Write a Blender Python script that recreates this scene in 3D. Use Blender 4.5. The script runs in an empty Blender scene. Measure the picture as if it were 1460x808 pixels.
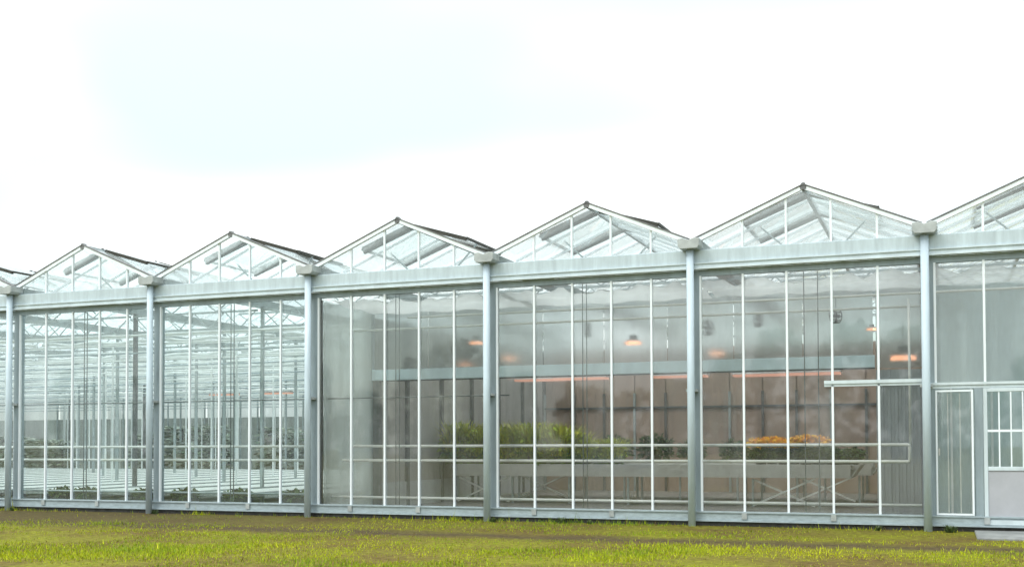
import bpy, math, random
import numpy as np
from mathutils import Vector, Matrix
rnd = random.Random(7)
S = bpy.context.scene
COL = S.collection

# ------------------------------------------------------------------ camera
CAM = Vector((20.26, -20.343, 1.458)); YAW, PIT, ROL, FPX, PY = -0.367, 0.028, -0.003, 1600.0, 590.0
fw = Vector((math.sin(YAW)*math.cos(PIT), math.cos(YAW)*math.cos(PIT), math.sin(PIT)))
r0 = Vector((math.cos(YAW), -math.sin(YAW), 0)); u0 = r0.cross(fw)
rv = r0*math.cos(ROL)+u0*math.sin(ROL); uv = -r0*math.sin(ROL)+u0*math.cos(ROL)
cd = bpy.data.cameras.new('camera'); cam = bpy.data.objects.new('camera', cd); COL.objects.link(cam)
m = Matrix((rv, uv, -fw)).transposed().to_4x4(); m.translation = CAM
cam.matrix_world = m
cd.sensor_width = 36; cd.lens = 36*FPX/1460; cd.shift_y = (PY-404)/1460; cd.clip_end = 3000; cd.clip_start = .1
S.camera = cam
def at(px, py, y):
    """the point at depth plane y (metres behind the glass front) under a photo pixel"""
    d = fw*FPX + rv*(px-730) + uv*(PY-py)
    return CAM + d*((y-CAM.y)/d.y)

# ------------------------------------------------------------------ sky, sun, exposure
SUN_EL, SUN_AZ = math.radians(48), math.radians(215)          # azimuth clockwise from +Y
w = bpy.data.worlds.new('World'); S.world = w; w.use_nodes = True
nt = w.node_tree; N = nt.nodes; L = nt.links; N.clear()
def nd(t, **k):
    n = N.new(t)
    for a, b in k.items(): setattr(n, a, b)
    return n
out = nd('ShaderNodeOutputWorld'); bg = nd('ShaderNodeBackground'); bg2 = nd('ShaderNodeBackground')
sky = nd('ShaderNodeTexSky', sky_type='NISHITA', sun_disc=False, sun_elevation=SUN_EL, sun_rotation=SUN_AZ)
sky.air_density = 1.0; sky.dust_density = .6
bg.inputs[1].default_value = .07; wb = nd('ShaderNodeMix', data_type='RGBA', blend_type='MULTIPLY'); wb.inputs[0].default_value = 1; wb.inputs[7].default_value = (1.02, 1.16, .96, 1)
L.new(sky.outputs[0], wb.inputs[6]); L.new(wb.outputs[2], bg.inputs[0])
tc = nd('ShaderNodeTexCoord'); sep = nd('ShaderNodeSeparateXYZ'); L.new(tc.outputs['Generated'], sep.inputs[0])
mp = nd('ShaderNodeMapping'); mp.inputs['Scale'].default_value = (1, 1, 2.6); mp.inputs['Location'].default_value = (8.9027, 6.5238, 6.8578)
L.new(tc.outputs['Generated'], mp.inputs[0])
no = nd('ShaderNodeTexNoise'); no.inputs['Scale'].default_value = 1.7; no.inputs['Detail'].default_value = 2.5; no.inputs['Roughness'].default_value = .45
L.new(mp.outputs[0], no.inputs[0])
rp = nd('ShaderNodeMapRange', interpolation_type='SMOOTHSTEP'); rp.inputs[1].default_value = .34; rp.inputs[2].default_value = .60
rp.inputs[3].default_value = .43; rp.inputs[4].default_value = .985
L.new(no.outputs[0], rp.inputs[0])
# overcast cloud deck: brighter overhead than at the horizon (standard overcast luminance)
mx = nd('ShaderNodeMath', operation='MAXIMUM'); mx.inputs[1].default_value = 0; L.new(sep.outputs[2], mx.inputs[0])
ma = nd('ShaderNodeMath', operation='MULTIPLY_ADD'); ma.inputs[1].default_value = 1.1; ma.inputs[2].default_value = .64; L.new(mx.outputs[0], ma.inputs[0])
bg2.inputs[0].default_value = (.955, 1.0, 1.0, 1); L.new(ma.outputs[0], bg2.inputs[1])
ms = nd('ShaderNodeMixShader'); L.new(rp.outputs[0], ms.inputs[0]); L.new(bg.outputs[0], ms.inputs[1]); L.new(bg2.outputs[0], ms.inputs[2])
L.new(ms.outputs[0], out.inputs[0])

sl = bpy.data.lights.new('sun', 'SUN'); sun = bpy.data.objects.new('sun', sl); COL.objects.link(sun)
sl.energy = .7; sl.angle = math.radians(20); sl.color = (1, .96, .9)
sd = Vector((math.sin(SUN_AZ)*math.cos(SUN_EL), math.cos(SUN_AZ)*math.cos(SUN_EL), math.sin(SUN_EL)))
sun.rotation_euler = sd.to_track_quat('Z', 'Y').to_euler(); sun.location = (0, -30, 40)

S.render.engine = 'CYCLES'
S.view_settings.view_transform = 'Standard'; S.view_settings.look = 'None'; S.view_settings.gamma = 1; S.view_settings.exposure = .95
S.cycles.use_denoising = True
S.cycles.max_bounces = 10; S.cycles.transparent_max_bounces = 48; S.cycles.transmission_bounces = 8
S.cycles.diffuse_bounces = 4; S.cycles.glossy_bounces = 4
S.cycles.caustics_reflective = False; S.cycles.caustics_refractive = False; S.cycles.sample_clamp_indirect = 6

# ------------------------------------------------------------------ materials
MATS = {}
def pbr(name, c, rough=.5, metal=0., var=.12, scale=6., streak=None, bump=0., dark=None, spec=.5, attr=None, emit=None):
    m = bpy.data.materials.new(name); m.use_nodes = True; MATS[name] = m
    t = m.node_tree; n = t.nodes; l = t.links
    b = n['Principled BSDF']; b.inputs['Roughness'].default_value = rough; b.inputs['Metallic'].default_value = metal
    b.inputs['Specular IOR Level'].default_value = spec
    g = n.new('ShaderNodeNewGeometry'); mpn = n.new('ShaderNodeMapping'); l.new(g.outputs['Position'], mpn.inputs[0])
    if streak: mpn.inputs['Scale'].default_value = streak
    x = n.new('ShaderNodeTexNoise'); x.inputs['Scale'].default_value = scale; x.inputs['Detail'].default_value = 6; x.inputs['Roughness'].default_value = .62
    l.new(mpn.outputs[0], x.inputs[0])
    cr = n.new('ShaderNodeValToRGB'); e = cr.color_ramp.elements
    lo = dark if dark else [v*(1-2.2*var) for v in c]
    e[0].position = .28; e[0].color = (*lo, 1); e[1].position = .68; e[1].color = (*[min(1, v*(1+var*.5)) for v in c], 1)
    l.new(x.outputs[0], cr.inputs[0])
    last = cr.outputs[0]
    if attr:
        a = n.new('ShaderNodeAttribute'); a.attribute_name = attr
        k = n.new('ShaderNodeMix'); k.data_type = 'RGBA'; k.blend_type = 'MULTIPLY'; k.inputs[0].default_value = 1
        l.new(cr.outputs[0], k.inputs[6]); l.new(a.outputs[0], k.inputs[7]); last = k.outputs[2]
    l.new(last, b.inputs['Base Color'])
    if bump:
        bp = n.new('ShaderNodeBump'); bp.inputs['Strength'].default_value = bump; bp.inputs['Distance'].default_value = .02
        l.new(x.outputs[0], bp.inputs['Height']); l.new(bp.outputs[0], b.inputs['Normal'])
    if emit:
        b.inputs['Emission Color'].default_value = (*emit[:3], 1); b.inputs['Emission Strength'].default_value = emit[3]
    return m
def glass(name, tint, haze0, haze1, hazecol, transl=.5, scale=1.0, streak=(1, 1, .25), rough=.03, r0=.05, blur=0., brough=.3):
    """clear sheet: angle dependent mirror + straight transmission, with a film of condensation and dust"""
    m = bpy.data.materials.new(name); m.use_nodes = True; MATS[name] = m
    t = m.node_tree; n = t.nodes; l = t.links; n.clear()
    o = n.new('ShaderNodeOutputMaterial')
    tr = n.new('ShaderNodeBsdfTransparent'); tr.inputs[0].default_value = (*tint, 1)
    gl = n.new('ShaderNodeBsdfGlossy'); gl.inputs['Roughness'].default_value = rough; gl.inputs[0].default_value = (1, 1, 1, 1)
    thru = tr
    if blur:                                                  # misted part of the sheet: scatters what is seen through it
        rf = n.new('ShaderNodeBsdfRefraction'); rf.inputs['IOR'].default_value = 1.06; rf.inputs['Roughness'].default_value = brough; rf.inputs[0].default_value = (*tint, 1)
        thru = n.new('ShaderNodeMixShader'); thru.inputs[0].default_value = blur; l.new(tr.outputs[0], thru.inputs[1]); l.new(rf.outputs[0], thru.inputs[2])
    lw = n.new('ShaderNodeLayerWeight'); lw.inputs[0].default_value = .5
    p5 = n.new('ShaderNodeMath'); p5.operation = 'POWER'; p5.inputs[1].default_value = 4.5; l.new(lw.outputs['Facing'], p5.inputs[0])
    fr = n.new('ShaderNodeMath'); fr.operation = 'MULTIPLY_ADD'; fr.inputs[1].default_value = 1-r0; fr.inputs[2].default_value = r0; l.new(p5.outputs[0], fr.inputs[0])
    fr.use_clamp = True
    m1 = n.new('ShaderNodeMixShader'); l.new(fr.outputs[0], m1.inputs[0]); l.new(thru.outputs[0], m1.inputs[1]); l.new(gl.outputs[0], m1.inputs[2])
    df = n.new('ShaderNodeBsdfDiffuse'); df.inputs[0].default_value = (*hazecol, 1)
    tl = n.new('ShaderNodeBsdfTranslucent'); tl.inputs[0].default_value = (*hazecol, 1)
    m2 = n.new('ShaderNodeMixShader'); m2.inputs[0].default_value = transl; l.new(df.outputs[0], m2.inputs[1]); l.new(tl.outputs[0], m2.inputs[2])
    g = n.new('ShaderNodeNewGeometry'); mpn = n.new('ShaderNodeMapping'); mpn.inputs['Scale'].default_value = streak; l.new(g.outputs['Position'], mpn.inputs[0])
    x = n.new('ShaderNodeTexNoise'); x.inputs['Scale'].default_value = scale; x.inputs['Detail'].default_value = 7; x.inputs['Roughness'].default_value = .6; l.new(mpn.outputs[0], x.inputs[0])
    mr = n.new('ShaderNodeMapRange'); mr.inputs[1].default_value = .3; mr.inputs[2].default_value = .7; mr.inputs[3].default_value = haze0; mr.inputs[4].default_value = haze1
    l.new(x.outputs[0], mr.inputs[0])
    oi = n.new('ShaderNodeObjectInfo'); rm = n.new('ShaderNodeMath'); rm.operation = 'MULTIPLY_ADD'; rm.inputs[1].default_value = 1.0; rm.inputs[2].default_value = .5
    l.new(oi.outputs['Random'], rm.inputs[0]); hm = n.new('ShaderNodeMath'); hm.operation = 'MULTIPLY'; hm.use_clamp = True; l.new(mr.outputs[0], hm.inputs[0]); l.new(rm.outputs[0], hm.inputs[1])
    m3 = n.new('ShaderNodeMixShader'); l.new(hm.outputs[0], m3.inputs[0]); l.new(m1.outputs[0], m3.inputs[1]); l.new(m2.outputs[0], m3.inputs[2])
    l.new(m3.outputs[0], o.inputs[0])
    return m
SV = (1.5, 1.5, .3)
pbr('fascia', (.53, .625, .665), .5, .1, .10, 2.6, (4.0, 1, .5))
pbr('paint', (.64, .73, .765), .4, .1, .08, 3, SV)
pbr('post', (.56, .67, .745), .5, .0, .09, 4, SV)
pbr('cap', (.46, .495, .49), .55, .3, .14, 5)
pbr('bar', (.84, .90, .94), .35, .0, .04, 3, SV)
pbr('frame', (.32, .39, .42), .5, .3, .12, 4, SV)
pbr('rubber', (.055, .06, .06), .6, 0, .2, 8)
pbr('trim', (.19, .195, .195), .5, .3, .2, 5)
pbr('vent_dark', (.05, .05, .038), .6, .2, .2, 5)
pbr('vent_frame', (.27, .275, .25), .5, .3, .15, 5)
pbr('dark_steel', (.10, .11, .115), .5, .4, .2, 6)
pbr('galv', (.36, .42, .43), .45, .4, .12, 5)
pbr('white_steel', (.74, .79, .79), .4, .0, .06, 4)
pbr('sill', (.40, .48, .51), .5, .2, .12, 4, (2, 2, 6))
pbr('plinth', (.075, .075, .07), .85, 0, .25, 7, bump=.4)
pbr('pipe', (.82, .84, .82), .45, 0, .08, 4)
pbr('header', (.72, .88, .97), .45, .1, .07, 2)
pbr('panel', (.46, .48, .49), .6, 0, .06, 3)
pbr('door_panel', (.42, .43, .46), .55, 0, .04, 5)
pbr('wall_brown', (.36, .265, .21), .8, 0, .09, 1.6, (1, 1, .5))
pbr('wall_grey', (.40, .39, .37), .6, 0, .12, 1.0, (1, 1, .4))
pbr('wall_green', (.34, .38, .36), .7, 0, .25, .7, (1, 1, .25))
pbr('corrugated', (.36, .385, .41), .5, .1, .1, 3, SV)
pbr('floor_in', (.20, .18, .165), .75, 0, .2, 1.2)
pbr('floor_hall', (.30, .31, .30), .7, 0, .15, 1.0)
pbr('bench_white', (.88, .91, .90), .35, 0, .05, 2, (1, .3, 1))
pbr('bench_grey', (.50, .50, .485), .6, 0, .1, 3)
pbr('pot', (.035, .035, .03), .6, 0, .2, 9)
pbr('terracotta', (.28, .12, .06), .8, 0, .15, 9)
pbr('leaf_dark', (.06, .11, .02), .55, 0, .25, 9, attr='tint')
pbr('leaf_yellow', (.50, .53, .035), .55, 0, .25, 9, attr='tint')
pbr('leaf_mid', (.07, .11, .035), .55, 0, .25, 9, attr='tint')
pbr('leaf_pale', (.38, .43, .36), .6, 0, .25, 9, attr='tint')
pbr('blossom', (.95, .52, .02), .6, 0, .12, 20, attr='tint')
pbr('lamp_body', (.30, .30, .29), .5, .2, .1, 5)
pbr('bulb', (1, .55, .25), .5, 0, 0, 5, emit=(1, .42, .22, 1.7))
pbr('tube', (.3, .14, .1), .5, 0, 0, 5, emit=(1, .50, .36, .32))  # pinkish glow; under the beam it imitates lamp light reflected on the screen
pbr('slab', (.30, .31, .30), .5, 0, .28, 2.2, bump=.3)
pbr('cable', (.12, .14, .14), .5, .2, .1, 5)
pbr('handle', (.55, .56, .57), .3, .8, .05, 5)
pbr('grass', (1, 1, 1), .6, 0, .03, 5, attr='tint', spec=.25)
glass('glass_hall', (.96, .99, .984), .02, .10, (.74, .79, .785), .6, 1.2)
glass('glass_room', (.965, .972, .965), .01, .14, (.68, .725, .72), .6, 1.3, (1, 1, .3), blur=.10, brough=.14)
glass('glass_gable', (.982, .997, .995), .05, .20, (.88, .93, .93), .7, 1.4, (1, 1, 1))
glass('glass_roof', (.982, .997, .995), .06, .22, (.88, .93, .93), .75, .8, (1, 1, 1))
glass('glass_film', (.90, .93, .93), .14, .34, (.58, .61, .61), .6, 1.1, (1, 1, .6), .2, blur=.75, brough=.6)
glass('film_pale', (.9, .93, .92), .55, .85, (.74, .77, .755), .6, .9, (1.5, 1.5, .5), .2)
glass('porch_film', (.88, .93, .94), .50, .85, (.60, .70, .72), .6, 2.2, (1.5, 1.5, .25), .2)
glass('screen', (.9, .9, .9), .62, .85, (.70, .71, .70), .66, 3, (1, 1, 1), .3)

# ------------------------------------------------------------------ mesh helpers
class MB:
    def __init__(s): s.v = []; s.f = []
    def hexa(s, P):
        b = len(s.v); s.v += [tuple(p) for p in P]
        s.f += [tuple(b+i for i in q) for q in ((0, 3, 2, 1), (4, 5, 6, 7), (0, 1, 5, 4), (1, 2, 6, 5), (2, 3, 7, 6), (3, 0, 4, 7))]
        return s
    def box(s, x0, x1, y0, y1, z0, z1):
        return s.hexa([(x0, y0, z0), (x1, y0, z0), (x1, y1, z0), (x0, y1, z0), (x0, y0, z1), (x1, y0, z1), (x1, y1, z1), (x0, y1, z1)])
    def bar(s, a, b, w, h, up=(0, 0, 1)):
        a = Vector(a); b = Vector(b); d = (b-a).normalized(); up = Vector(up)
        if abs(d.dot(up)) > .98: up = Vector((0, 1, 0))
        sx = d.cross(up).normalized(); uz = sx.cross(d)
        P = []
        for p in (a, b):
            P += [p-sx*w/2-uz*h/2, p+sx*w/2-uz*h/2, p+sx*w/2+uz*h/2, p-sx*w/2+uz*h/2]
        return s.hexa(P)
    def tube(s, pts, r, n=8, r1=None):
        pts = [Vector(p) for p in pts]; rings = []
        for i, p in enumerate(pts):
            d = (pts[min(i+1, len(pts)-1)]-pts[max(i-1, 0)]).normalized()
            up = Vector((0, 0, 1)) if abs(d.z) < .9 else Vector((0, 1, 0))
            sx = d.cross(up).normalized(); uz = sx.cross(d)
            rr = r if r1 is None else r+(r1-r)*i/(len(pts)-1)
            b = len(s.v)
            for k in range(n):
                a = 2*math.pi*k/n; s.v.append(tuple(p+sx*rr*math.cos(a)+uz*rr*math.sin(a)))
            rings.append(b)
        for a, b in zip(rings, rings[1:]):
            for k in range(n): s.f.append((a+k, a+(k+1) % n, b+(k+1) % n, b+k))
        s.f.append(tuple(rings[0]+k for k in reversed(range(n)))); s.f.append(tuple(rings[-1]+k for k in range(n)))
        return s
    def lathe(s, c, prof, n=14):
        c = Vector(c); b0 = len(s.v)
        for r, z in prof:
            for k in range(n):
                a = 2*math.pi*k/n; s.v.append((c.x+r*math.cos(a), c.y+r*math.sin(a), c.z+z))
        for i in range(len(prof)-1):
            for k in range(n): s.f.append((b0+i*n+k, b0+i*n+(k+1) % n, b0+(i+1)*n+(k+1) % n, b0+(i+1)*n+k))
        s.f.append(tuple(b0+k for k in reversed(range(n)))); s.f.append(tuple(b0+(len(prof)-1)*n+k for k in range(n)))
        return s
    def prism(s, poly, y0, y1):
        """poly: list of (x,z), extruded along y"""
        b = len(s.v); k = len(poly)
        s.v += [(x, y0, z) for x, z in poly]+[(x, y1, z) for x, z in poly]
        s.f.append(tuple(range(b, b+k))); s.f.append(tuple(reversed(range(b+k, b+2*k))))
        for i in range(k): s.f.append((b+(i+1) % k, b+i, b+k+i, b+k+(i+1) % k))
        return s
    def mesh(s, name, mat, smooth=False):
        me = bpy.data.meshes.new(name); me.from_pydata(s.v, [], s.f); me.materials.append(MATS[mat])
        me.update()
        if smooth: me.polygons.foreach_set('use_smooth', [True]*len(me.polygons))
        return me
    def build(s, name, mat, parent=None, loc=(0, 0, 0), smooth=False, kind=None, bevel=0):
        return link(name, s.mesh(name, mat, smooth), parent, loc, kind, bevel)
def link(name, me, parent=None, loc=(0, 0, 0), kind=None, bevel=0):
    o = bpy.data.objects.new(name, me); COL.objects.link(o); o.location = loc
    if parent is not None: o.parent = parent
    if kind: o['kind'] = kind
    if bevel:
        b = o.modifiers.new('bevel', 'BEVEL'); b.width = bevel; b.segments = 2; b.limit_method = 'ANGLE'
    return o
def empty(name, loc=(0, 0, 0), label=None, cat=None, group=None, parent=None, rz=0):
    o = bpy.data.objects.new(name, None); COL.objects.link(o); o.location = loc; o.rotation_euler[2] = rz; o.empty_display_size = .2
    if parent is not None: o.parent = parent
    return tag(o, label, cat, group)
def tag(o, label=None, cat=None, group=None, kind=None):
    for k, v in (('label', label), ('category', cat), ('group', group), ('kind', kind)):
        if v: o[k] = v
    return o
def dup(root, loc, label=None, rz=None, scale=None):
    r = root.copy(); COL.objects.link(r); r.location = loc
    if rz is not None: r.rotation_euler[2] = rz
    if scale: r.scale = (scale,)*3
    if label: r['label'] = label
    for ch in list(root.children):
        c = ch.copy(); COL.objects.link(c); c.parent = r
        for g in list(ch.children):
            d = g.copy(); COL.objects.link(d); d.parent = c
    return r
def np_mesh(name, V, F, mat, tint=None):
    """V (n,3), F (m,k) -> mesh with a per face-corner colour attribute"""
    me = bpy.data.meshes.new(name); k = F.shape[1]
    me.vertices.add(len(V)); me.vertices.foreach_set('co', V.astype(np.float32).ravel())
    me.loops.add(F.size); me.loops.foreach_set('vertex_index', F.astype(np.int32).ravel())
    me.polygons.add(len(F)); me.polygons.foreach_set('loop_start', np.arange(0, F.size, k, dtype=np.int32))
    me.update(calc_edges=True); me.validate()
    if tint is not None:
        a = me.color_attributes.new('tint', 'FLOAT_COLOR', 'POINT')
        a.data.foreach_set('color', np.concatenate([tint, np.ones((len(V), 1))], 1).astype(np.float32).ravel())
    me.materials.append(MATS[mat])
    return me
_cache = {}
def cached(key, fn):
    if key not in _cache: _cache[key] = fn()
    return _cache[key]

# ------------------------------------------------------------------ dimensions
B = 4.0; ZG = 5.0; ZA = 6.0; EAVE = 5.17; C0, C1 = -2, 7          # bays -2 .. 6, the photograph shows -1 .. 5
HALL_W = -11; DEEP = 40.0
def is_hall(i): return i < 2

# ------------------------------------------------------------------ ground
g = bpy.data.meshes.new('ground'); xs = [-600, -60, 60, 600]
g.from_pydata([(-600, -600, 0), (600, -600, 0), (600, 600, 0), (-600, 600, 0)], [], [(0, 1, 2, 3)])
gm = bpy.data.materials.new('lawn_soil'); gm.use_nodes = True
t = gm.node_tree; n = t.nodes; l = t.links; bs = n['Principled BSDF']; bs.inputs['Roughness'].default_value = .95; bs.inputs['Specular IOR Level'].default_value = .15
geo = n.new('ShaderNodeNewGeometry'); sp = n.new('ShaderNodeSeparateXYZ'); l.new(geo.outputs[0], sp.inputs[0])
def nz(scale, det=8, ro=.62):
    x = n.new('ShaderNodeTexNoise'); x.inputs['Scale'].default_value = scale; x.inputs['Detail'].default_value = det; x.inputs['Roughness'].default_value = ro
    l.new(geo.outputs[0], x.inputs[0]); return x
n1 = nz(.55); n2 = nz(9.0)
c1 = n.new('ShaderNodeValToRGB'); e = c1.color_ramp.elements
e[0].position = .36; e[0].color = (.13, .095, .03, 1); e[1].position = .62; e[1].color = (.19, .20, .018, 1)
l.new(n1.outputs[0], c1.inputs[0])
c2 = n.new('ShaderNodeValToRGB'); e = c2.color_ramp.elements
e[0].position = .3; e[0].color = (.45, .42, .40, 1); e[1].position = .7; e[1].color = (1.3, 1.25, 1.2, 1)
l.new(n2.outputs[0], c2.inputs[0])
# bare dirt: a worn track along the glass front and the strip under the wall
def mathn(op, a, b=None, c=None):
    x = n.new('ShaderNodeMath'); x.operation = op
    for i, q in enumerate((a, b, c)):
        if q is None: continue
        if isinstance(q, (int, float)): x.inputs[i].default_value = q
        else: l.new(q, x.inputs[i])
    return x.outputs[0]
ynz = mathn('MULTIPLY_ADD', nz(.8).outputs[0], 1.6, sp.outputs[1])
tr1 = mathn('SUBTRACT', 1.0, mathn('MULTIPLY', mathn('ABSOLUTE', mathn('ADD', ynz, 2.70)), 1.25))
tr1 = mathn('MAXIMUM', tr1, 0.0)
xl = n.new('ShaderNodeMapRange'); l.new(sp.outputs[0], xl.inputs[0]); xl.inputs[1].default_value = 15; xl.inputs[2].default_value = 4; xl.inputs[3].default_value = 0; xl.inputs[4].default_value = 1
yb = n.new('ShaderNodeMapRange'); l.new(ynz, yb.inputs[0]); yb.inputs[1].default_value = -3.0; yb.inputs[2].default_value = -2.0; yb.inputs[3].default_value = 0; yb.inputs[4].default_value = .85
left = mathn('MULTIPLY', xl.outputs[0], yb.outputs[0])
dm = mathn('MINIMUM', mathn('ADD', tr1, left), 1.0)
mixd = n.new('ShaderNodeMix'); mixd.data_type = 'RGBA'; l.new(dm, mixd.inputs[0]); l.new(c1.outputs[0], mixd.inputs[6]); mixd.inputs[7].default_value = (.085, .066, .034, 1)
mul = n.new('ShaderNodeMix'); mul.data_type = 'RGBA'; mul.blend_type = 'MULTIPLY'; mul.inputs[0].default_value = 1
l.new(mixd.outputs[2], mul.inputs[6]); l.new(c2.outputs[0], mul.inputs[7]); l.new(mul.outputs[2], bs.inputs['Base Color'])
bp = n.new('ShaderNodeBump'); bp.inputs['Strength'].default_value = .8; bp.inputs['Distance'].default_value = .05; l.new(n2.outputs[0], bp.inputs['Height']); l.new(bp.outputs[0], bs.inputs['Normal'])
g.materials.append(gm)
tag(link('ground', g), 'flat yellow green lawn soil around the greenhouse', kind='structure')

fl = MB().box(8.0, 32, .1, 15.0, -.05, .02).build('room_floor', 'floor_in'); tag(fl, kind='structure', label='brownish concrete floor inside the plant room')
fl = MB().box(4*HALL_W, 8.0, .1, DEEP+2, -.05, .015).build('hall_floor', 'floor_hall'); tag(fl, kind='structure', label='grey floor of the long growing hall')

# ------------------------------------------------------------------ greenhouse
GH = empty('greenhouse', (8, 0, 0), 'long glass greenhouse with a row of pointed gables and pale steel posts', 'greenhouse')
GH.location = (0, 0, 0)
def gp(mb, name, mat, **k): return mb.build(name, mat, GH, **k)
BARX = [.15+.77*k for k in range(5)]+[4.0]

post_me = MB().tube([(0, 0, -.05), (0, 0, ZG+.01)], .068, 16).mesh('column', 'post', True)
cap_poly = [(-.15, 0), (.16, 0), (.20, .05), (.20, .18), (.11, .195), (0, .155), (-.1, .195), (-.19, .18), (-.19, .05)]
cap_me = MB().prism(cap_poly, -.17, .2).mesh('gutter_end', 'cap')
wc_me = MB().box(-.03, .13, -.04, .12, .02, 4.62).mesh('wall_column', 'frame')
clip_me = MB().box(-.10, .10, -.02, .16, -.025, .025).mesh('pipe_clamp', 'cap')
def rafter_z(x):                                             # underside line of the gable at local x
    return ZA-abs(x-2.0)*(ZA-EAVE)/1.95
def bar_me(h): return cached(('bar', round(h, 3)), lambda: MB().box(-.019, .019, -.035, .015, 0, h).mesh('glazing_bar', 'bar'))
def pane_me(wd, h, mat): return cached(('pane', round(wd, 3), round(h, 3), mat), lambda: MB().box(0, wd, -.003, .003, 0, h).mesh('glass_pane', mat))
def gable_pane(xa, xb):
    zb = 5.015; pts = [(xa, zb), (xb, zb)]
    if xa < 2.0 < xb: pts += [(xb, rafter_z(xb)-.05), (2.0, ZA-.06), (xa, rafter_z(xa)-.05)]
    else: pts += [(xb, max(zb+.004, rafter_z(xb)-.05)), (xa, max(zb+.004, rafter_z(xa)-.05))]
    return MB().prism(pts, -.003, .003).mesh('gable_pane', 'glass_gable')
gp_mes = [gable_pane(a+.02, b-.02) for a, b in zip([.1]+BARX[1:5], BARX[1:5]+[3.93])]

for i in range(C0, C1+1):
    x0 = B*i
    link('column', post_me, GH, (x0, -.22, 0))
    link('gutter_end', cap_me, GH, (x0, -.22, ZG), bevel=.006)
    link('pipe_clamp', clip_me, GH, (x0, -.16, 2.45))
    if i == C1: break
    link('wall_column', wc_me, GH, (x0, 0, 0))
    # fascia: wide plate, double ledge, lower strip, bottom lip; each joins the next behind the posts
    a, b = x0+.003, x0+B-.003
    gp(MB().box(a, b, -.12, -.05, 4.765, 5.0).box(a, b, -.10, .03, 5.0, 5.012), 'fascia_plate', 'fascia', bevel=.004)
    gp(MB().box(a, b, -.165, -.05, 4.745, 4.763).box(a, b, -.135, -.05, 4.672, 4.745).box(a, b, -.175, -.05, 4.650, 4.672), 'fascia_ledge', 'paint')
    gp(MB().box(x0+.005, b, -.045, .05, 4.535, 4.648), 'header_frame', 'frame')
    # base
    gp(MB().box(a, b, -.075, .07, .105, .235).box(a, b, -.10, .07, .236, .262).box(a, b, -.11, .05, .082, .104), 'base_sill', 'sill')
    gp(MB().box(a, b, -.05, .10, -.05, .080), 'plinth', 'plinth')
    for k in (1, 3): gp(MB().box(-.045, .045, -.012, .02, -.05, .06), 'bolt_plate', 'cap', loc=(x0+BARX[k], -.09, .18))
    gmat = 'glass_hall' if is_hall(i) else 'glass_room'
    door_bay = (i == 5)
    for k in range(5):
        if not (door_bay and k in (2, 3, 4)):
            z1 = 4.54
            z0 = 2.44 if door_bay else .262
            link('glazing_bar', bar_me(z1-z0), GH, (x0+BARX[k], -.02, z0))
        xa, xb = BARX[k]+.012, BARX[k+1]-(.012 if k < 4 else .09)
        z0 = 2.50 if door_bay else .255
        if door_bay:
            if k in (1, 3): continue
            if k == 2: xa = BARX[1]+.012
            if k == 4: xa = BARX[3]+.012
            if k == 0: pass
        p = link('glass_pane', pane_me(xb-xa, 4.55-z0, gmat), GH, (x0+xa, 0, z0))
        p.rotation_euler = (rnd.uniform(-.006, .006), 0, rnd.uniform(-.006, .006))
    # gable
    for k in range(1, 5):
        h = rafter_z(BARX[k])-5.03
        link('gable_bar', bar_me(h), GH, (x0+BARX[k], -.03, 5.012))
    for me in gp_mes: link('gable_pane', me, GH, (x0, -.02, 0))
    for s in (-1, 1):
        e0 = (x0+2+s*1.93, -.06, EAVE+.01); e1 = (x0+2+s*.005, -.06, ZA)
        link('gable_rafter', cached(('raf', s), lambda: MB().bar((s*1.93, 0, EAVE+.01), (s*.02, 0, ZA), .075, .075).mesh('gable_rafter', 'bar')), GH, (x0+2, -.06, 0))
        link('edge_trim', cached(('trim', s), lambda: MB().bar((s*1.96, 0, EAVE+.055), (0, 0, ZA+.055), .12, .022).mesh('edge_trim', 'trim')), GH, (x0+2, -.05, 0))
    gp(MB().prism([(-.05, -.04), (.05, -.04), (.06, .03), (.025, .085), (-.025, .085), (-.06, .03)], -.10, .0), 'ridge_end', 'trim', loc=(x0+2, 0, ZA))

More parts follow.
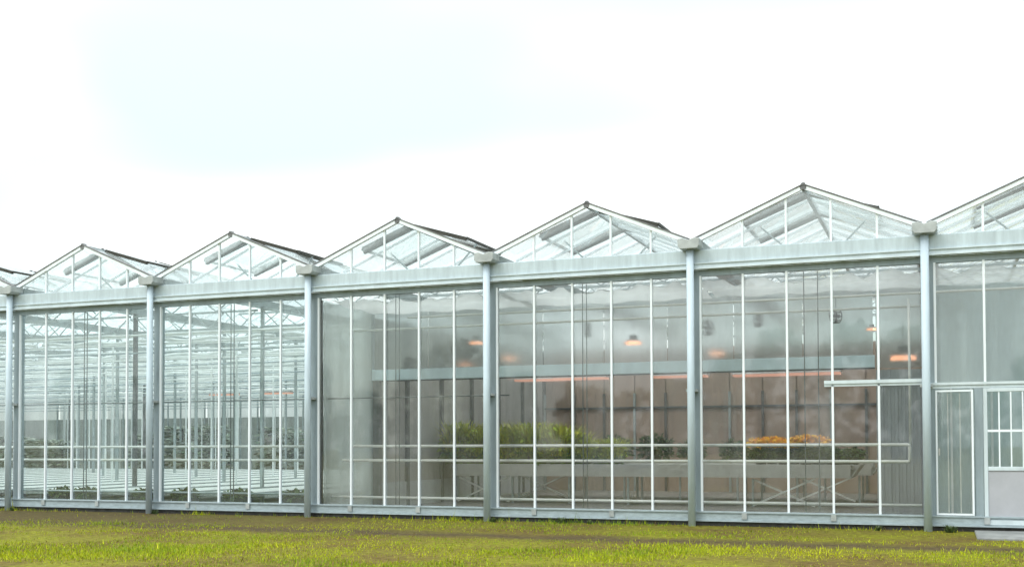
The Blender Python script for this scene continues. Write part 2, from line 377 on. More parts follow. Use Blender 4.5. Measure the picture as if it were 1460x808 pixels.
# roof: ridges, gutters, glass sheets, bars, vents
RW = HALL_W
ang = math.atan2(ZA-EAVE, 1.95)
for i in range(RW, C1):
    x0 = B*i; front = i >= C0
    dp = DEEP if is_hall(i) else 16.0
    y0 = 0.02
    gp(MB().box(-.035, .035, y0, dp, -.03, .05), 'ridge', 'galv', loc=(x0+2, 0, ZA))
    gp(MB().prism([(-.17, 0), (.17, 0), (.21, .16), (.19, .16), (.15, .03), (-.15, .03), (-.19, .16), (-.21, .16)], y0-.02, dp), 'gutter', 'galv', loc=(x0, 0, ZG+.005))
    for s in (-1, 1):
        near = 8 if (front and i <= 5) else 0
        bme = cached(('rb', s), lambda: MB().bar((s*1.85, 0, EAVE+.045), (s*.035, 0, ZA-.01), .03, .045).mesh('roof_bar', 'bar'))
        for k in range(near): link('roof_bar', bme, GH, (x0+2, 1.0*(k+1), 0))
        q = MB(); yy = near+1.0
        while yy < dp-.1:
            q.bar((s*1.85, yy, EAVE+.045), (s*.035, yy, ZA-.01), .03, .045); yy += 1.0
        q.build('roof_bar_run', 'bar', GH, (x0+2, 0, 0), kind='stuff')
        def sheet(ya, yb): return MB().hexa([(s*1.88, ya, EAVE+.075), (s*1.88, yb, EAVE+.075), (s*.03, yb, ZA+.02), (s*.03, ya, ZA+.02),
                                             (s*1.88, ya, EAVE+.08), (s*1.88, yb, EAVE+.08), (s*.03, yb, ZA+.025), (s*.03, ya, ZA+.025)])
        for k in range(near): link('roof_pane', cached(('rp', s, k == 0), lambda: sheet(.03 if k == 0 else .01, .99).mesh('roof_pane', 'glass_roof')), GH, (x0+2, 1.0*k, 0))
        sheet(near+.01, dp).build('roof_glass', 'glass_roof', GH, (x0+2, 0, 0), kind='stuff')
        if front and i <= 5:
            # ridge vents, lifted a little, with a stout lower frame and a push rod
            for k, yv in enumerate((.65, 4.6) if is_hall(i) else (.65,)):
                Lv = 1.22; op = math.radians(6 if s > 0 else 2)+rnd.uniform(0, .02)
                v = empty('roof_vent', (x0+2+s*.04, yv, ZA+.045), parent=GH)
                ca, sa = math.cos(ang-op), math.sin(ang-op)
                def vp(d, y, h=0): return (s*(d*ca+h*sa), y, -d*sa+h*ca)
                MB().hexa([vp(.05, 0), vp(Lv, 0), vp(Lv, 1.9), vp(.05, 1.9), vp(.05, 0, .006), vp(Lv, 0, .006), vp(Lv, 1.9, .006), vp(.05, 1.9, .006)]).build('vent_glass', 'glass_roof', v)
                f = MB(); 
                for ya in (0, 1.9): f.bar(vp(.0, ya, -.02), vp(Lv, ya, -.02), .07, .15 if s < 0 else .075)
                f.bar(vp(Lv, -.03), vp(Lv, 1.93), .06, .04); f.build('vent_frame', 'vent_frame' if k else 'vent_dark', v)
                MB().bar(vp(Lv*.85, .95), (s*.55, .95, -.75), .03, .03).build('push_rod', 'galv', v)

# lattice frames behind the front, columns, overhead pipes
def truss():
    q = MB(); q.bar((.05, 0, 4.5), (3.95, 0, 4.5), .05, .05); q.bar((.05, 0, 4.93), (3.95, 0, 4.93), .05, .05)
    for k in range(8):
        a, b = .1+k*.475, .1+(k+1)*.475
        q.bar((a, 0, 4.5 if k % 2 else 4.93), (b, 0, 4.93 if k % 2 else 4.5), .022, .022, (0, 1, 0))
    q.bar((.62, 0, 5.41), (3.38, 0, 5.41), .05, .05)
    for a, b, c, d in ((.62, 5.41, 1.3, 4.95), (1.3, 4.95, 2, 5.41), (2, 5.41, 2.7, 4.95), (2.7, 4.95, 3.38, 5.41)):
        q.bar((a, 0, b), (c, 0, d), .025, .025, (0, 1, 0))
    return q.mesh('roof_truss', 'galv')
tru = truss()
slm = MB().box(-.02, .02, -.02, .02, 0, 4.5).mesh('slender_post', 'white_steel')
colm = MB().box(-.035, .035, -.04, .04, 0, 5.0).mesh('inner_column', 'galv')
cold = MB().box(-.045, .045, -.045, .045, 0, 5.0).mesh('inner_column', 'dark_steel')
for i in range(RW, C1):
    yy = 4.0 if is_hall(i) else 3.2
    k = 0
    while yy < (DEEP-1 if is_hall(i) else 15):
        link('roof_truss', tru, GH, (B*i, yy, 0))
        if is_hall(i): link('inner_column', colm if (i*3+k) % 7 else cold, GH, (B*i, yy+.15, 0))
        if is_hall(i): link('slender_post', slm, GH, (B*i+2+.3*math.sin(k*2.1+i), yy+1.9, 0))
        yy += 4.0; k += 1
xw = B*RW
for k, yy in enumerate(np.arange(2.3, DEEP-1, 2.0)):
    gp(MB().tube([(xw, yy, 4.22), (7.9, yy, 4.22)], .03, 6), 'overhead_pipe', 'white_steel')
    gp(MB().tube([(xw, yy+1.2, 3.9), (7.9, yy+1.2, 3.9)], .026, 6), 'overhead_pipe', 'white_steel' if k % 2 else 'frame')
    gp(MB().box(xw, 7.9, yy+2.2, yy+2.26, 4.42, 4.48), 'screen_rail', 'white_steel')
# folded screen cloth hung under the rows of the hall
for k, yy in enumerate(np.arange(4.0, DEEP-1, 4.0)):
    for i in range(RW, 2):
        def fold():
            q = MB(); r2 = random.Random(3)
            pts = [(x, .04*math.sin(x*9)+r2.uniform(-.03, .03), 4.36+.035*math.sin(x*4.1)) for x in np.linspace(.1, 3.9, 16)]
            return q.tube(pts, .055, 6).mesh('screen_bundle', 'white_steel', True)
        link('screen_bundle', cached('fold', fold), GH, (B*i, float(yy)+.9, 0))

# end wall of the hall
for i in range(RW, 2):
    link('end_pane', cached('endp', lambda: MB().box(.06, 3.94, -.004, .004, 3.3, 4.95).mesh('end_pane', 'glass_film')), GH, (B*i, DEEP, 0))
    link('end_wall', cached('endw', lambda: MB().box(0.01, 3.99, -.06, .06, 0, 3.3).mesh('end_wall', 'wall_green')), GH, (B*i, DEEP, 0))
    link('inner_column', colm, GH, (B*i, DEEP-.2, 0))

# pipes and cables close behind the glass front
for z, r, y in ((1.455, .028, .34), (1.16, .028, .34)):
    gp(MB().tube([(-8, y, z), (7.8, y, z)], r, 8, ), 'heating_pipe', 'pipe', smooth=True)
lp = [(8.75, .36, 1.455), (19.67, .36, 1.455), (19.70, .36, 1.445), (19.71, .36, 1.415), (19.71, .36, 1.20), (19.70, .36, 1.17), (19.67, .36, 1.16), (8.5, .36, 1.16)]
gp(MB().tube(lp, .028, 8), 'heating_pipe', 'pipe', smooth=True)
gp(MB().tube([(19.72, .42, 1.45), (19.72, .42, 4.0)], .022, 8), 'riser_pipe', 'pipe', smooth=True)
gp(MB().tube([(8.2, .36, .40), (19.9, .36, .40)], .028, 8), 'heating_pipe', 'pipe', smooth=True)
gp(MB().tube([(-8, .36, .44), (7.8, .36, .44)], .022, 8), 'heating_pipe', 'galv', smooth=True)
gp(MB().tube([(-8, .22, 2.45), (12.3, .22, 2.45)], .014, 6), 'tension_wire', 'cable')
gp(MB().tube([(8.3, 1.2, 3.96), (19.9, 1.2, 3.96)], .024, 8), 'overhead_pipe', 'pipe', smooth=True)
gp(MB().tube([(9.7, 1.0, 4.17), (23.9, 1.0, 4.17)], .024, 8), 'overhead_pipe', 'pipe', smooth=True)
for i in range(C0, 5):
    for dx in (1.72, 1.80) if i != 4 else (1.86, 2.1):
        gp(MB().tube([(B*i+dx+.1, .2, .27), (B*i+dx+.1, .2, 4.55)], .012 if i < 2 else .009, 6), 'cable', 'cable')
# transom in the bay beside the door bay and across the door bay
gp(MB().box(18.32, 19.93, -.075, .03, 2.515, 2.575).box(18.32, 19.93, -.055, .03, 2.47, 2.512), 'transom', 'paint')
gp(MB().box(20.02, 23.93, -.075, .03, 2.455, 2.50).box(20.02, 23.93, -.05, .03, 2.40, 2.452), 'transom', 'paint')

# --------------------------------------------------- plant room behind bays 3-5
YP = 2.2
gp(MB().box(8.0, 8.24, YP-.06, YP+.06, .02, 4.5), 'partition_post', 'frame')
gp(MB().box(8.19, 8.23, .1, YP-.07, .05, 4.46), 'side_sheet', 'film_pale')
gp(MB().box(8.155, 8.185, .03, .09, .27, 4.5), 'corner_seal', 'rubber')
gp(MB().box(8.25, 8.43, YP-.05, YP+.05, .02, 2.90), 'partition_post', 'dark_steel')
gp(MB().box(8.24, 19.05, YP-.08, YP+.06, 2.93, 3.17), 'header_beam', 'header', bevel=.01)
gp(MB().box(8.24, 19.05, YP-.06, YP+.04, 2.905, 2.928), 'beam_edge', 'dark_steel')
xx = 8.26
while xx < 19.0:
    x2 = min(xx+1.35, 19.03)
    gp(MB().box(xx+.01, x2-.01, YP-.004, YP+.004, 3.18, 4.46), 'partition_pane', 'glass_film')
    xx = x2
gp(MB().box(8.24, 19.05, YP-.03, YP+.03, 4.47, 4.53), 'partition_rail', 'galv')
# east cheek of corrugated sheet
cs = MB()
for k in range(14): 
    xk = 19.07+k*.066
    cs.box(xk, xk+.064, YP-.03-(.018 if k % 2 else 0), YP+.02, .03, 2.88)
gp(cs, 'corrugated_sheet', 'corrugated')
gp(MB().box(19.07, 20.0, YP-.004, YP+.004, 2.92, 4.46), 'partition_pane', 'glass_film')
# side and back walls of the room, posts every two metres
for yy in np.arange(4.2, 14.3, 2.0):
    gp(MB().box(8.02, 8.14, yy-.06, yy+.06, .02, 4.5), 'partition_post', 'dark_steel')
    gp(MB().box(8.06, 8.07, yy-1.93 if yy > 5 else YP+.25, yy-.07, .6, 4.4), 'partition_pane', 'wall_grey')
    gp(MB().box(8.03, 8.11, yy-1.93 if yy > 5 else YP+.25, yy-.07, .02, .6), 'partition_base', 'panel')
YB = 14.2
for k in range(12):
    xa = 8.15+k*1.0
    gp(MB().box(xa+.025, xa+.975, YB, YB+.06, .02, 4.45), 'back_panel', 'wall_brown')
    gp(MB().box(xa-.035, xa+.035, YB-.08, YB-.01, .02, 3.1), 'back_post', 'dark_steel' if k % 3 else 'galv')
gp(MB().box(8.0, 20.2, YB+.065, YB+.12, .02, 4.5), 'back_wall', 'wall_brown')
gp(MB().box(8.15, 20.1, YB-.09, YB-.005, 2.62, 2.67), 'back_rail', 'dark_steel')
gp(MB().box(20.0, 20.08, YP, YB, .02, 4.46), 'side_wall', 'wall_brown')
# horizontal energy screen closed overhead
def scr(i0):
    nx, ny = 40, 30; V = []; F = []
    for j in range(ny+1):
        for i in range(nx+1):
            x = .04+3.92*i/nx; y = .25+2.6*j/ny
            V.append((x, y, 4.445+.03*math.sin(y*5.2+.5*math.sin(x*2))+.02*math.sin(x*6+y*3)-math.exp(-(y-.25)/.3)*(.03+.06*math.sin(x*5.3+1.7*math.sin(x*2.9+i0)+i0)+.025*math.sin(x*17+2*i0))))
    for j in range(ny):
        for i in range(nx): a = j*(nx+1)+i; F.append((a, a+1, a+nx+2, a+nx+1))
    q = MB(); q.v = V; q.f = F
    return q.mesh('screen_cloth', 'screen', True)
for i in range(2, C1): link('screen_cloth', scr(i), GH, (B*i+(.25 if i == 2 else 0), 0, 0))
# porch behind the door bay
gp(MB().box(20.1, 31.9, YP, YP+.03, .03, 4.45), 'porch_sheet', 'porch_film')
for xx in (20.4, 20.75, 21.1, 21.9, 22.7): gp(MB().box(xx-.02, xx+.02, YP-.06, YP-.01, .03, 2.6), 'porch_post', 'white_steel')

# hinged narrow window light and the door, bay 5
wx0, wx1 = 20.13, 20.74
wn = empty('side_window', (wx0, -.05, .27), parent=GH, rz=math.radians(-3.0)); W_ = wx1-wx0; H_ = 2.10
f = MB().box(.01, .035, -.02, .02, 0, H_).box(W_-.04, W_-.01, -.02, .02, 0, H_).box(.036, W_-.041, -.02, .02, H_-.03, H_).box(.036, W_-.041, -.02, .02, 0, .03)
f.build('frame', 'bar', wn)
MB().box(.036, W_-.041, -.003, .003, .031, H_-.031).build('pane', 'glass_room', wn)
for q in (.2, .39): MB().box(q-.007, q+.007, .03, .045, .04, H_-.04).build('muntin', 'pipe', wn)
MB().box(.05, .075, -.04, -.021, 1.0, 1.12).build('window_catch', 'handle', wn)
gp(MB().box(20.75, 20.875, -.06, .06, .10, 2.398), 'door_post', 'frame')
gp(MB().box(22.0, 22.12, -.06, .06, .10, 2.398), 'door_post', 'frame')
dx0, dx1 = 20.885, 21.99
dr = empty('door', (dx0, -.05, .12), parent=GH); W_ = dx1-dx0; H_ = 2.27
f = MB().box(0, .06, -.03, .03, 0, H_).box(W_-.06, W_, -.03, .03, 0, H_).box(.061, W_-.061, -.03, .03, H_-.06, H_).box(.061, W_-.061, -.03, .03, 0, .08).box(.061, W_-.061, -.03, .03, .90, .965)
f.build('door_frame', 'paint', dr, bevel=.005)
MB().box(.061, W_-.061, -.012, .012, .081, .899).build('door_panel', 'door_panel', dr)
MB().box(.061, W_-.061, -.003, .003, .966, H_-.061).build('pane', 'glass_hall', dr)
for q in (.24, .42, .60, .80): MB().box(q-.011, q+.011, -.02, .02, .966, H_-.061).build('muntin', 'bar', dr)
MB().box(.061, W_-.061, -.024, .024, 1.54, 1.58).build('glazing_rail', 'bar', dr)
MB().tube([(W_-.09, -.03, 1.02), (W_-.09, -.08, 1.02), (W_-.2, -.08, 1.02)], .012, 8).build('handle', 'handle', dr)
wxo = 22.13
gp(MB().box(wxo, 23.93, -.02, .02, .262, 2.39), 'solid_panel', 'door_panel')
st = MB().box(0, 1.75, -1.75, -.115, -.04, .032).build('door_step', 'slab', None, (20.72, -.02, 0), bevel=.012)
tag(st, 'pale wet concrete slab lying in the grass before the white door', 'step')

# ------------------------------------------------------------------ hall benches
ORD = ['first', 'second', 'third', 'fourth', 'fifth', 'sixth', 'seventh', 'eighth', 'ninth', 'tenth', 'eleventh', 'twelfth', 'thirteenth', 'fourteenth', 'fifteenth', 'sixteenth',
       'seventeenth', 'eighteenth', 'nineteenth', 'twentieth']
def bench_proto():
    b = empty('rolling_bench', (0, 1.1, 0), 'x', 'bench', 'white rolling benches in the left hall')
    Lb = 22.0; Wb = 1.58; Z = .40
    MB().box(0, Wb, 0, Lb, Z-.06, Z-.02).build('tray', 'bench_white', b)
    MB().box(0, .035, 0, Lb, Z-.075, Z+.03).box(Wb-.035, Wb, 0, Lb, Z-.075, Z+.03).box(.036, Wb-.036, 0, .035, Z-.075, Z+.03).box(.036, Wb-.036, Lb-.035, Lb, Z-.075, Z+.03).build('rim', 'galv', b)
    for k in range(4): MB().box(.14+k*.36, .34+k*.36, .06, Lb-.06, Z-.019, Z+.015).build('trough', 'bench_white', b)
    for yy in (.6, 4.6, 8.6, 12.6, 16.6, 20.6):
        MB().bar((.25, yy, 0.015), (.25, yy, Z-.06), .05, .05).bar((Wb-.25, yy, .015), (Wb-.25, yy, Z-.06), .05, .05).bar((.25, yy, .1), (Wb-.25, yy, Z-.1), .03, .03, (0, 1, 0)).build('leg_frame', 'galv', b)
    return b
pb = bench_proto(); nb = 20
for k in range(nb):
    x = 6.1-1.8*k
    lab = '%s low white rolling bench counted leftward from the plant room wall' % ORD[k]
    if k == 0: pb.location.x = x; pb['label'] = lab
    else: dup(pb, (x, 1.1, 0), lab)

# ------------------------------------------------------------------ plants
def leaves(n, fn, size, mat, seed, base=(1, 1, 1), vary=.35, wid=.5):
    """n leaf quads (bent diamond) at positions fn(rng) -> pos, outward dir"""
    R = np.random.default_rng(seed); V = np.zeros((n*4, 3)); T = np.zeros((n*4, 3))
    for i in range(n):
        p, d = fn(R); d = np.array(d)+R.normal(0, .45, 3); d /= np.linalg.norm(d)+1e-9
        s = np.cross(d, R.normal(0, 1, 3)); s /= np.linalg.norm(s)+1e-9
        a = size*R.uniform(.6, 1.3); p = np.array(p)
        V[i*4:i*4+4] = [p, p+d*a*.5+s*a*wid*.5, p+d*a-np.array([0, 0, .15*a]), p+d*a*.5-s*a*wid*.5]
        T[i*4:i*4+4] = np.array(base)*R.uniform(1-vary, 1+vary)*(1+R.normal(0, .06, 3))
    F = np.arange(n*4).reshape(-1, 4)
    return np_mesh('foliage', V, F, mat, np.clip(T, 0, 3))
def blades(n, R0, h, mat, seed, lean=.5):
    R = np.random.default_rng(seed); V = np.zeros((n*5, 3)); T = np.ones((n*5, 3)); F3 = []
    for i in range(n):
        a = R.uniform(0, 6.283); r = R0*math.sqrt(R.uniform()); p = np.array([r*math.cos(a), r*math.sin(a), 0])
        d = np.array([math.cos(a), math.sin(a), 0])*R.uniform(.1, lean)*h; hh = h*R.uniform(.55, 1.1); s = np.array([-math.sin(a), math.cos(a), 0])*.012
        V[i*5:i*5+5] = [p-s, p+s, p+d*.45+[0, 0, hh*.7]+s, p+d*.45+[0, 0, hh*.7]-s, p+d+[0, 0, hh]]
        T[i*5:i*5+5] = R.uniform(.6, 1.4)*np.array([1, R.uniform(.85, 1.1), .9])
        F3 += [(i*5, i*5+1, i*5+2), (i*5, i*5+2, i*5+3), (i*5+3, i*5+2, i*5+4)]
    return np_mesh('foliage', V, np.array(F3), mat, T)
def pot(r, h, mat='pot'): return MB().lathe((0, 0, 0), [(r*.75, 0), (r, h*.85), (r*1.08, h*.85), (r*1.08, h), (r*.95, h)], 12).mesh('pot', mat, False)

def ball(r, h, z): 
    def fn(R):
        a = R.uniform(0, 6.283); q = math.sqrt(R.uniform()); d = (math.cos(a)*q, math.sin(a)*q, R.uniform(-.2, .8))
        return (d[0]*r, d[1]*r, z+h*R.uniform(0, 1)*(1-.4*q)), d
    return fn
# room bench: deep-sided grey trough table on crossed legs
def room_bench(x0, x1, y0, y1, label):
    b = empty('plant_bench', (x0, y0, .02), label, 'bench', 'grey trough benches in the plant room'); W_, D = x1-x0, y1-y0
    MB().box(0, W_, 0, .03, .68, .98).box(0, W_, D-.03, D, .68, .98).box(0, .03, .031, D-.031, .68, .98).prism([(W_-.03, .68), (W_, .68), (W_+.22, .98), (W_+.19, .98)], .031, D-.031).build('side', 'bench_grey', b)
    MB().box(.031, W_-.031, .031, D-.031, .86, .955).build('tray', 'bench_grey', b)
    k = 0; x = .1
    while x < W_:
        for yy in (.12, D-.12): MB().bar((x, yy, 0), (x, yy, .66), .05, .05).build('leg', 'galv', b)
        if k in (0, 5):
            MB().bar((x, .1, .03), (x+1.4, .1, .66), .04, .04, (0, 1, 0)).build('brace', 'pipe', b)
            MB().bar((x, .14, .64), (x+1.4, .14, .03), .04, .04, (0, 1, 0)).build('brace', 'pipe', b)
        x += 1.5; k += 1
    return b
FY = 6.0
room_bench(8.5, 18.3, FY, FY+1.6, 'grey trough bench nearest the glass, holding grasses and orange flowers')
room_bench(9.2, 18.6, FY+2.6, FY+4.2, 'grey trough bench standing behind the front plant bench')
bz = 1.0
# yellow green grasses
gproto = []
for v in range(3):
    o = empty('potted_grass', (0, 0, bz), 'x', 'potted plant', 'yellow green grasses on the front bench')
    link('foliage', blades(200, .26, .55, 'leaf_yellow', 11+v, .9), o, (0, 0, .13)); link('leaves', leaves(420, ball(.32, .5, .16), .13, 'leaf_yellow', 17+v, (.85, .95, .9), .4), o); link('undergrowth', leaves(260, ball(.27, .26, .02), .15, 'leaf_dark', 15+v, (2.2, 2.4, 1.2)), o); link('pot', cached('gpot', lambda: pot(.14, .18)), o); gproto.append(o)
nG = 13; used = set()
for k in range(nG):
    p = at(652+k*18.5, 655, FY+.5+.45*(k % 2)); v = k % 3
    lab = '%s bushy yellow green potted grass from the left on the front bench' % ORD[k]
    sc = rnd.uniform(1.2, 1.65)*(1 if k < 10 else .75)
    if v not in used: used.add(v); o = gproto[v]; o.location = (p.x, p.y, bz); o['label'] = lab; o.scale = (sc,)*3
    else: dup(gproto[v], (p.x, p.y, bz), lab, rnd.uniform(0, 6), sc)
# orange flowers over dark leaves
fproto = []
for v in range(2):
    o = empty('flowering_plant', (0, 0, bz), 'x', 'flower pot', 'orange flowers on the front bench')
    link('foliage', leaves(260, ball(.24, .26, .14), .13, 'leaf_dark', 31+v), o)
    link('blossoms', leaves(420, ball(.27, .20, .44), .085, 'blossom', 41+v, (1, 1, 1), .3, .9), o, kind='stuff')
    link('pot', cached('fpot', lambda: pot(.15, .17)), o); fproto.append(o)
for k in range(6):
    p = at(1085+k*16, 655, FY+.45+.4*(k % 2)); lab = '%s orange flowering pot plant from the left on the front bench' % ORD[k]
    if k < 2: fproto[k].location = (p.x, p.y, bz); fproto[k]['label'] = lab
    else: dup(fproto[k % 2], (p.x, p.y, bz), lab, k*1.3, rnd.uniform(.9, 1.1))
lpz = None
for k in range(5):
    p = at(1172+k*11, 655, FY+.5+.35*(k % 2)); lab = '%s dark leafy pot plant right of the orange flowers' % ORD[k]
    if k == 0:
        o = lpz = empty('leafy_plant', (p.x, p.y, bz), lab, 'potted plant', 'dark leafy plants beside the flowers')
        link('foliage', leaves(320, ball(.25, .3, .12), .13, 'leaf_dark', 61), o); link('pot', cached('fpot', lambda: 0), o)
    else: dup(lpz, (p.x, p.y, bz), lab, k*1.7, rnd.uniform(.85, 1.05))
# plants on the rear bench, duller
rp_ = None
for k in range(8):
    p = Vector((9.8+k*1.05, FY+3.3+.3*(k % 2), 0)); lab = '%s dull green plant from the left on the rear bench' % ORD[k]
    if k == 0:
        o = rp_ = empty('leafy_plant', (p.x, p.y, bz), lab, 'potted plant', 'dull green plants on the rear bench')
        link('foliage', leaves(380, ball(.34, .6, .12), .15, 'leaf_mid', 71), o); link('pot', cached('gpot', lambda: 0), o)
    else: dup(rp_, (p.x, p.y, bz), lab, k*1.7, rnd.uniform(.7, 1.15))
# tall plants far back in the hall
def tall(R):
    z = R.uniform(.35, 2.9); a = R.uniform(0, 6.283); r = .55*(1-.2*z/2.9)*math.sqrt(R.uniform()); return (r*math.cos(a), r*math.sin(a), z), (math.cos(a), math.sin(a), .1)
tproto = []
for v in range(2):
    o = empty('tall_plant', (0, 0, 0), 'x', 'plant', 'tall plants at the far end of the hall')
    link('foliage', leaves(700, tall, .26, 'leaf_pale', 81+v, (1, 1, 1), .5), o); MB().tube([(0, 0, .3), (.02, 0, 2.8)], .02, 6, .008).build('stem', 'leaf_dark', o)
    link('pot', cached('tpot', lambda: pot(.2, .36)), o); tproto.append(o)
for k in range(13):
    lab = '%s tall leafy plant from the right at the far end of the hall' % ORD[k]; loc = (-2.0-2.7*k, 27+rnd.uniform(0, 8), .015)
    if k < 2: tproto[k].location = loc; tproto[k]['label'] = lab
    else: dup(tproto[k % 2], loc, lab, k*1.1).scale = (rnd.uniform(1.3, 2.2), rnd.uniform(1.3, 2.2), rnd.uniform(.45, 1.0))
# dark crates of low plants on the floor close behind the left glass
cr = None
for k, px in enumerate((91, 122, 210, 265, 340, 420)):
    p = at(px, 713, .75); lab = ['dark crate of greenery at the left foot of the leftmost full bay', 'dark crate of greenery beside the cables in the leftmost full bay',
        'dark crate of greenery behind the second post', 'dark crate of greenery at the left foot of the second bay', 'dark crate of greenery right of the cables in the second bay', 'dark crate of greenery beside the third post'][k]
    if k == 0:
        o = cr = empty('plant_crate', (p.x, .72, .02), lab, 'crate', 'crates along the left glass')
        MB().box(-.24, .24, -.16, .16, 0, .02).box(-.24, -.22, -.16, .16, .02, .36).box(.22, .24, -.16, .16, .02, .36).box(-.219, .219, -.16, -.14, .02, .36).box(-.219, .219, .14, .16, .02, .36).build('box', 'pot', o)
        link('foliage', leaves(220, ball(.25, .14, .32), .13, 'leaf_dark', 91), o)
    else: dup(cr, (p.x, .72, .02), lab, rnd.uniform(-.3, .3))

# ------------------------------------------------------------------ grow lamps and fans
def lamp_proto(name):
    o = empty(name, (0, 0, 0), 'x', 'lamp', 'lit orange grow lamps')
    MB().prism([(-.30, 0), (-.12, .14), (.12, .14), (.30, 0), (.285, 0), (.11, .125), (-.11, .125), (-.285, 0)], -.13, .13).build('reflector', 'lamp_body', o)
    MB().tube([(-.24, 0, .03), (.24, 0, .03)], .05, 8).build('bulb', 'bulb', o)
    MB().box(-.1, .1, -.08, .08, .145, .27).build('ballast', 'lamp_body', o)
    MB().tube([(0, 0, .27), (0, 0, .75)], .008, 5).build('hanger', 'cable', o)
    return o
lam = lamp_proto('grow_lamp'); first = True
LP = [(1288, 512, 3.0, 'orange grow lamp above the corrugated sheet beside the last post'),
      (680, 490, 2.9, 'orange grow lamp glowing above the blue beam just left of the fourth post'),
      (664, 521, 5.6, 'orange grow lamp seen low over the blue beam left of the fourth post'),
      (727, 512, 5.6, 'orange grow lamp just right of the fourth post above the blue beam'),
      (903, 490, 3.2, 'orange grow lamp high above the middle of the blue beam'),
      (1022, 505, 5.6, 'orange grow lamp right of the fifth post above the blue beam'),
      (1243, 470, 2.9, 'small orange grow lamp near the right end of the blue beam')]
for px, py, y, lab in LP:
    p = at(px, py, y)
    if first: lam.location = p; lam['label'] = lab; first = False
    else: dup(lam, p, lab, scale=.4 if px == 1243 else .7)
def glow_bar(Lb):  # bars under the beam are added, imitating lamp light reflected on the screen
    o = empty('glow_bar', (0, 0, 0), 'x', 'lamp', 'long pinkish light bars')
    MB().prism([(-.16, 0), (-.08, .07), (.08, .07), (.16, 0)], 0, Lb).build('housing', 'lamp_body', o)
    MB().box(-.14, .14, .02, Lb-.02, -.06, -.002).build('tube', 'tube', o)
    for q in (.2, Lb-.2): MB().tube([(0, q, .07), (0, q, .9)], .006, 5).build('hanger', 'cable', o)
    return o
gbar = glow_bar(1.5); gbar.rotation_euler[2] = -math.pi/2
LB = [(735, 541, 9.5, 'added pinkish glow bar under the blue beam just right of the fourth post'), (790, 539, 8.0, 'added pinkish glow bar under the blue beam in the middle of the fourth bay'),
      (930, 536, 9.0, 'added pinkish glow bar under the blue beam left of the fifth post'), (1045, 534, 9.5, 'added pinkish glow bar under the beam right of the fifth post'),
      (1110, 532, 8.0, 'added pinkish glow bar under the beam in the middle of the fifth bay'),
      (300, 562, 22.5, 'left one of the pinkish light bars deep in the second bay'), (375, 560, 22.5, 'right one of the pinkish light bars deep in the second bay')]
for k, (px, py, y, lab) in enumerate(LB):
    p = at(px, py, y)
    if k == 0: gbar.location = p; gbar['label'] = lab
    else: dup(gbar, p, lab)
def fan():
    o = empty('circulation_fan', (0, 0, 0), 'x', 'fan', 'circulation fans under the screen')
    q = MB(); R = .27; n = 20
    for r, yy in ((R, 0), (R, .22)):
        q.tube([(r*math.cos(a), yy, r*math.sin(a)) for a in np.linspace(0, 2*math.pi, n+1)], .018, 6)
    for k in range(10):
        a = 2*math.pi*k/10; q.bar((R*math.cos(a), 0, R*math.sin(a)), (R*math.cos(a), .22, R*math.sin(a)), .02, .05)
        q.bar((.05*math.cos(a), -.01, .05*math.sin(a)), (R*math.cos(a), -.01, R*math.sin(a)), .008, .008)
    q.build('guard', 'trim', o)
    for k in range(4):
        a = k*math.pi/2; c, s = math.cos(a), math.sin(a); d = Vector((c, 0, s)); e = Vector((-s, 0, c))
        MB().hexa([d*.06-e*.03+Vector((0, .08, 0)), d*.24-e*.08+Vector((0, .12, 0)), d*.24+e*.08+Vector((0, .06, 0)), d*.06+e*.03+Vector((0, .1, 0)),
                   d*.06-e*.03+Vector((0, .09, 0)), d*.24-e*.08+Vector((0, .13, 0)), d*.24+e*.08+Vector((0, .07, 0)), d*.06+e*.03+Vector((0, .11, 0))]).build('blade', 'dark_steel', o)
    MB().tube([(0, .02, 0), (0, .2, 0)], .06, 10).build('motor', 'dark_steel', o)
    MB().tube([(0, .1, R), (0, .1, R+.5)], .01, 6).build('hanger', 'cable', o)
    return o
fn_ = fan()
for k, (px, py, y, lab) in enumerate([(1195, 450, 1.5, 'dark round circulation fan hanging near the right end of the front'), (1012, 467, 3.0, 'round fan hanging just right of the fifth post'),
                                      (1085, 455, 3.0, 'faint round fan in the middle of the fifth bay'), (842, 470, 3.6, 'round fan hanging behind the middle of the fourth bay')]):
    p = at(px, py, y)
    if k == 0: fn_.location = p; fn_['label'] = lab; fn_.rotation_euler[2] = 1.1; fn_.scale = (.48,)*3
    else: dup(fn_, p, lab, .7+.4*k, .55)

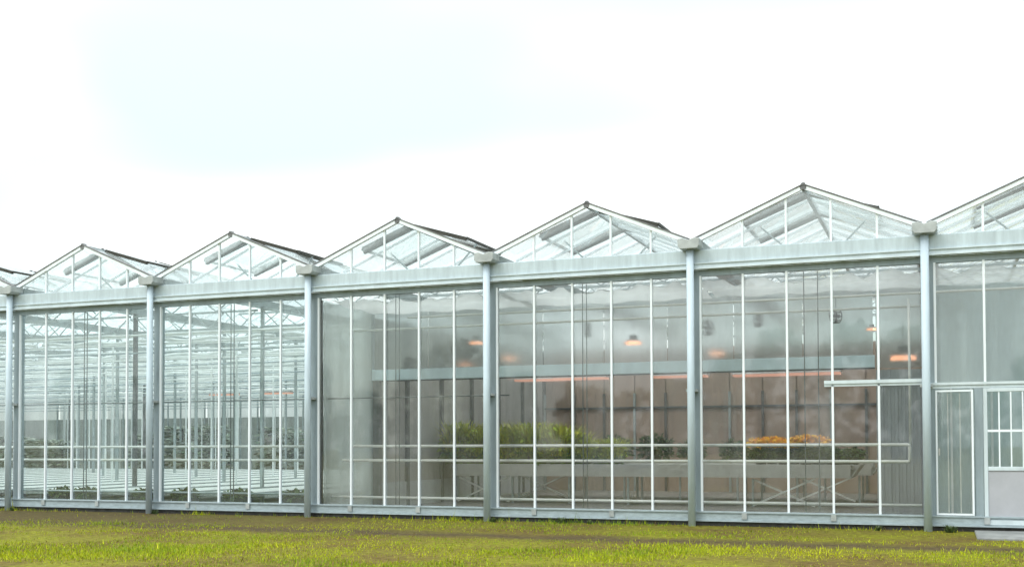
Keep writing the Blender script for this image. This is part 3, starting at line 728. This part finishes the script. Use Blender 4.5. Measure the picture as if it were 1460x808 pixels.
# ------------------------------------------------------------------ grass
def lawn():
    R = np.random.default_rng(5); n = 330000
    X = R.uniform(-6, 27, n); Y = -9.2*R.uniform(0, 1, n)**.9-.12
    def fbm(x, y, s, seed):
        r = np.random.default_rng(seed); v = 0; a = 1
        for o in range(5):
            ph = r.uniform(0, 6.28, 6); th = r.uniform(0, 6.28, 3)
            for q in range(3): v = v+a*np.sin((x*np.cos(th[q])+y*np.sin(th[q]))*s+ph[q]+1.3*np.sin((y*np.cos(th[q])-x*np.sin(th[q]))*s*.7+ph[q+3]))
            a *= .62; s *= 1.9
        return v/4.2
    d = fbm(X, Y, .9, 1); yy = Y+.35*fbm(X, Y, 1.1, 2)
    track = np.exp(-((yy+3.5)/.75)**4)*np.clip((X-3)/9, .55, 1)
    strip = np.clip((yy+3.3)/.8, 0, 1)*np.clip((16-X)/7, .5, 1)*.97
    keep = R.uniform(0, 1, n) < np.clip(.46+.6*d+.5*fbm(X, Y, 2.6, 4), .06, 1)*(1-.99*track)*(1-strip)
    keep |= (Y > -.42) & (R.uniform(0, 1, n) < np.clip(.25+.8*fbm(X, Y*0, 1.7, 12), 0, .8))
    keep &= ~((X > 20.62) & (X < 22.45) & (Y > -1.80))
    X, Y, d = X[keep], Y[keep], d[keep]; n = len(X)
    h = R.uniform(.012, .036, n)*(1+.6*np.clip(d, -1, 1))*np.where(R.uniform(0, 1, n) < .05, 2.2, 1); edge = Y > -.45; h = np.where(edge, h*R.uniform(1, 3.6, n), h); a = R.uniform(0, 6.283, n); wv = R.uniform(.004, .009, n)
    ln = R.uniform(.1, .8, n)*h; b = R.uniform(0, 6.283, n)
    V = np.zeros((n, 3, 3))
    V[:, 0] = np.stack([X-wv*np.cos(a), Y-wv*np.sin(a), np.full(n, -.004)], 1); V[:, 1] = np.stack([X+wv*np.cos(a), Y+wv*np.sin(a), np.full(n, -.004)], 1)
    V[:, 2] = np.stack([X+ln*np.cos(b), Y+ln*np.sin(b), h], 1)
    mixv = np.clip(.5+.6*fbm(X, Y, .6, 9)+R.normal(0, .22, n), 0, 1)[:, None]
    c = np.array([.14, .25, .008])*(1-mixv)+np.array([.47, .50, .006])*mixv
    dead = (R.uniform(0, 1, n) < np.clip(.18-.25*d, .05, .6))[:, None]
    c = np.where(dead, np.array([.22, .155, .045]), c)*R.uniform(.7, 1.25, (n, 1))
    T = np.repeat(c, 3, 0)
    me = np_mesh('grass', V.reshape(-1, 3), np.arange(n*3).reshape(-1, 3), 'grass', T)
    return me
tag(link('grass', lawn()), 'short patchy yellow green grass on the lawn', 'grass', kind='stuff')
# weed tufts at the foot of the glass
wd = None
for k, (x, y, s) in enumerate([(13.55, -.30, .8), (20.35, -.35, .9), (.25, -.32, .6), (4.25, -.34, .7), (12.2, -.42, .6), (19.2, -.3, .6), (14.1, -.33, .5)]):
    lab = ['weed tuft at the sill in the fourth bay', 'weed tuft under the narrow window beside the last post', 'weed tuft at the foot of the first post', 'weed tuft at the foot of the second post',
           'weed tuft at the foot of the fourth post', 'weed tuft left of the last post', 'small weed tuft right of the taller one in the fourth bay'][k]
    if wd is None:
        wd = empty('weed_tuft', (x, y, 0), lab, 'weed', 'weeds along the sill'); wd.scale = (s*.6,)*3
        link('foliage', blades(90, .16, .24, 'leaf_mid', 101, .7), wd); link('leaves', leaves(60, ball(.14, .1, .01), .08, 'leaf_mid', 102), wd)
    else: dup(wd, (x, y, 0), lab, k*1.1, s*.6)

# ------------------------------------------------------------------ tree belt added out of view so the lower glass mirrors something dark
def added_trees():
    R = np.random.default_rng(21); P = []; H = []
    for k in range(46):
        cx = -70+k*4.6+R.uniform(-2, 2); h = R.uniform(5.5, 11.5); r = R.uniform(2.2, 4.2); m = 420
        z = h*R.uniform(.05, 1, m); rr = r*np.sqrt(np.clip(1-((z/h-.5)/.55)**2, .05, 1))*np.sqrt(R.uniform(.2, 1, m)); a = R.uniform(0, 6.283, m)
        P.append(np.stack([cx+rr*np.cos(a), -78+R.uniform(-3, 3)+rr*np.sin(a), z], 1))
    P = np.concatenate(P); n = len(P); d1 = R.normal(0, 1, (n, 3)); d1 /= np.linalg.norm(d1, axis=1)[:, None]; d2 = np.cross(d1, R.normal(0, 1, (n, 3))); d2 /= np.linalg.norm(d2, axis=1)[:, None]
    sz = R.uniform(.35, .8, n)[:, None]; V = np.stack([P-d1*sz, P+d2*sz*.6, P+d1*sz, P-d2*sz*.6], 1).reshape(-1, 3)
    T = np.repeat(R.uniform(.6, 1.4, (n, 1))*np.array([[1, 1, .9]]), 4, 0)
    return np_mesh('added_trees', V, np.arange(n*4).reshape(-1, 4), 'leaf_mid', T)
tag(link('added_trees', added_trees()), 'unseen belt of trees added behind the viewpoint to darken the reflections in the glass', 'added_trees', kind='stuff')
